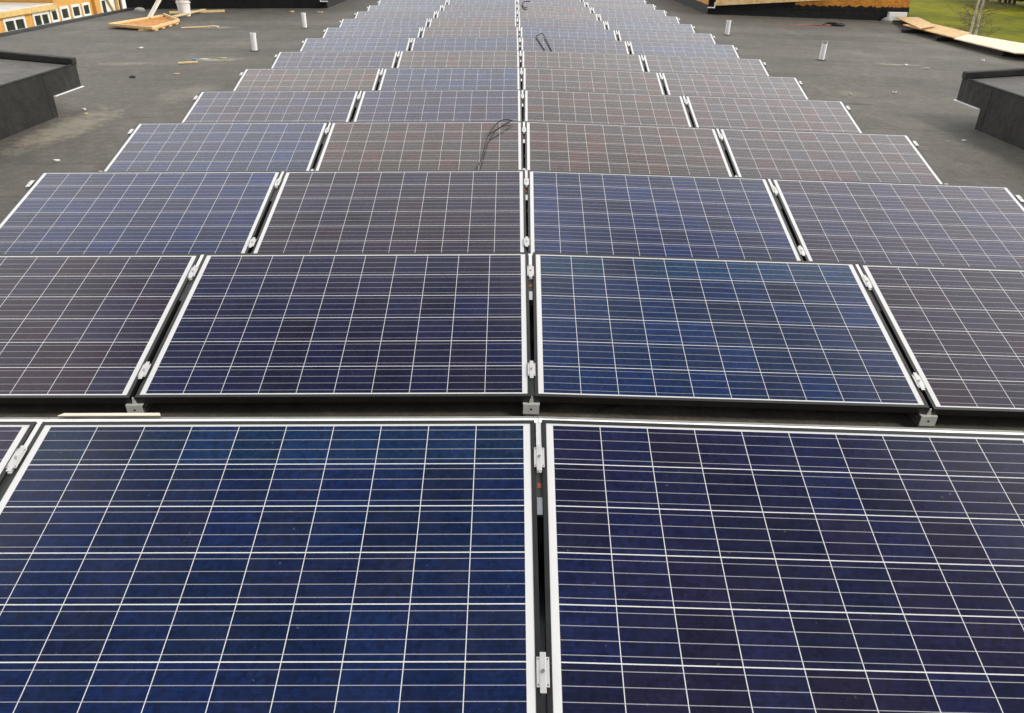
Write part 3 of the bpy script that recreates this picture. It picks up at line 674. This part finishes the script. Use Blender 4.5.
for a in ((82.5, 86.3, -8.25, -6.75, 2), (87.8, 91.0, -8.25, -6.70, 2), (91.3, 92.9, -8.05, -6.55, 1), (93.4, 95.3, -8.05, -6.5, 1), (95.9, 97.9, -8.05, -6.5, 1), (98.4, 100.2, -8.05, -6.5, 1)): win(*a)
tag(root, 'unfinished building in orange chipboard with white framed windows beyond the left roof edge', 'building')
root = empty('wrapped_building', (-50, 108, GZ)); ox, oy, oz = root.location
BB(-64, -50.1, 103.1, 107.4, GZ, -2.5).build('wrapped_wall', WRAP, root)
BB(-64, -49.6, 107.9, 116, GZ, -2.5).build('white_gable', WRAP, root)
BB(-50.0, -49.7, 106.9, 107.25, GZ, -2.5).build('post', BEAM, root); BB(-50.0, -49.7, 107.5, 107.8, GZ, -2.5).build('post', DKRED, root)
mb = MB(); mb.tube([(-49.95-ox, 103.6-oy, -5.0-oz), (-49.95-ox, 106.4-oy, -8.5-oz)], .12, 6); mb.build('brace', BEAM, root)
BB(-50.08, -50.0, 103.6, 104.3, -8.4, -6.6).build('dark_opening', GLASSD, root)
tag(root, 'white wrapped building part with slanting brace beside the far black wall', 'building')

# ------------------------------------------------------------------ trees on the lawn
BARK = simple('pale_birch_bark', (.60,.54,.43), (.80,.75,.63), 2.5, .8, 0, 0, (1,1,6))
TWIG = simple('brown_twigs', (.14,.11,.075), (.21,.17,.12), 3, .9)
root = empty('birch_tree', (24.45, 45, GZ))
tr = MB(); tips = []
for dx, dy, top in ((-.16, 0, 11.5), (.17, .1, 12.2)):
    pts = [(dx*.8, dy, -.1), (dx*1.0, dy, 3), (dx*1.1+.03, dy+.05, 6), (dx*.95-.03, dy, 8.2), (dx*1.3, dy, top)]
    tr.tube(smoothpath(pts, 3), .11, 8, .03); tips.append(pts)
tr.build('trunk', BARK, root, smooth=True)
tw = MB()
for i in range(120):
    z0 = random.uniform(5.2, 10.5); a = random.uniform(0, 2*math.pi); l = random.uniform(.7, 1.9)
    sx = random.choice((-.16, .18)); p0 = Vector((sx*1.05, .05, z0)); d = Vector((math.cos(a), math.sin(a), random.uniform(.1, .9))).normalized()
    p1 = p0 + d*l*.5; p2 = p0 + d*l + Vector((0, 0, random.uniform(-.1, .25)))
    tw.tube([p0, p1, p2], .013, 4, .005)
    for q in range(9):
        s0 = p0.lerp(p2, random.uniform(.3, 1)); dd = Vector((random.uniform(-1,1), random.uniform(-1,1), random.uniform(-.5,.9))).normalized()*random.uniform(.2,.6)
        tw.tube([s0, s0 + dd], .009, 3, .004)
tw.build('branches', TWIG, root)
tag(root, 'bare birch tree with two pale trunks on the lawn beyond the plywood', 'tree')
# low bare shrubs near the wall
def shrub(x, y, h, n, label):
    root = empty('shrub', (x, y, GZ)); s = MB()
    for i in range(n):
        a = random.uniform(0, 2*math.pi); l = random.uniform(.5, 1)*h; d = Vector((math.cos(a)*.45, math.sin(a)*.45, 1)).normalized()
        p0 = Vector((random.uniform(-.3,.3), random.uniform(-.3,.3), 0)); s.tube([p0, p0 + d*l*.5, p0 + d*l + Vector((random.uniform(-.3,.3), random.uniform(-.3,.3), 0))], .02, 4, .008)
        for q in range(3):
            b0 = p0 + d*l*random.uniform(.4, 1); s.tube([b0, b0 + Vector((random.uniform(-.6,.6), random.uniform(-.6,.6), random.uniform(.1,.6)))], .012, 3, .005)
    s.build('branches', TWIG, root); tag(root, label, 'shrub')
DKLEAF = simple('dark_conifer_needles', (.010,.014,.006), (.035,.045,.018), .8, .9)
BARKD = simple('grey_brown_bark', (.12,.09,.065), (.2,.16,.12), 2, .9)
def dark_tree(x, y, h, label):
    root = empty('conifer_tree', (x, y, GZ))
    MB().tube([(0,0,-.2),(.1,0,h*.5),(0,.1,h)], .32, 8, .05).build('trunk', BARKD, root, smooth=True)
    mb = MB(); rng = random.Random(int(x*31+y))
    for i in range(1500):
        f = rng.random()**1.3; z = 1.0 + f*(h-1.0); rad = (1-f)*h*.27*rng.uniform(.25, 1.05)*(1+.25*math.sin(z*4)); a = rng.uniform(0, 2*math.pi)
        c = Vector((rad*math.cos(a), rad*math.sin(a), z)); s = rng.uniform(.25, .6)
        d1 = Vector((math.cos(a), math.sin(a), rng.uniform(-.7, .1))).normalized()*s; d2 = Vector((-math.sin(a), math.cos(a), rng.uniform(-.3,.3)))*s*.5
        mb.add([c-d2, c+d2, c+d1+d2*.3, c+d1-d2*.3], [(0,1,2,3)])
    mb.build('crown', DKLEAF, root); tag(root, label, 'tree', 'dark conifers along the far edge of the lawn')
for i in range(11):
    x = 95.5 + random.uniform(-.8, .8); y = 148 + i*2.5 + random.uniform(-.6, .6)
    dark_tree(x, y, random.uniform(9, 13), 'dark conifer in the row along the far edge of the lawn')
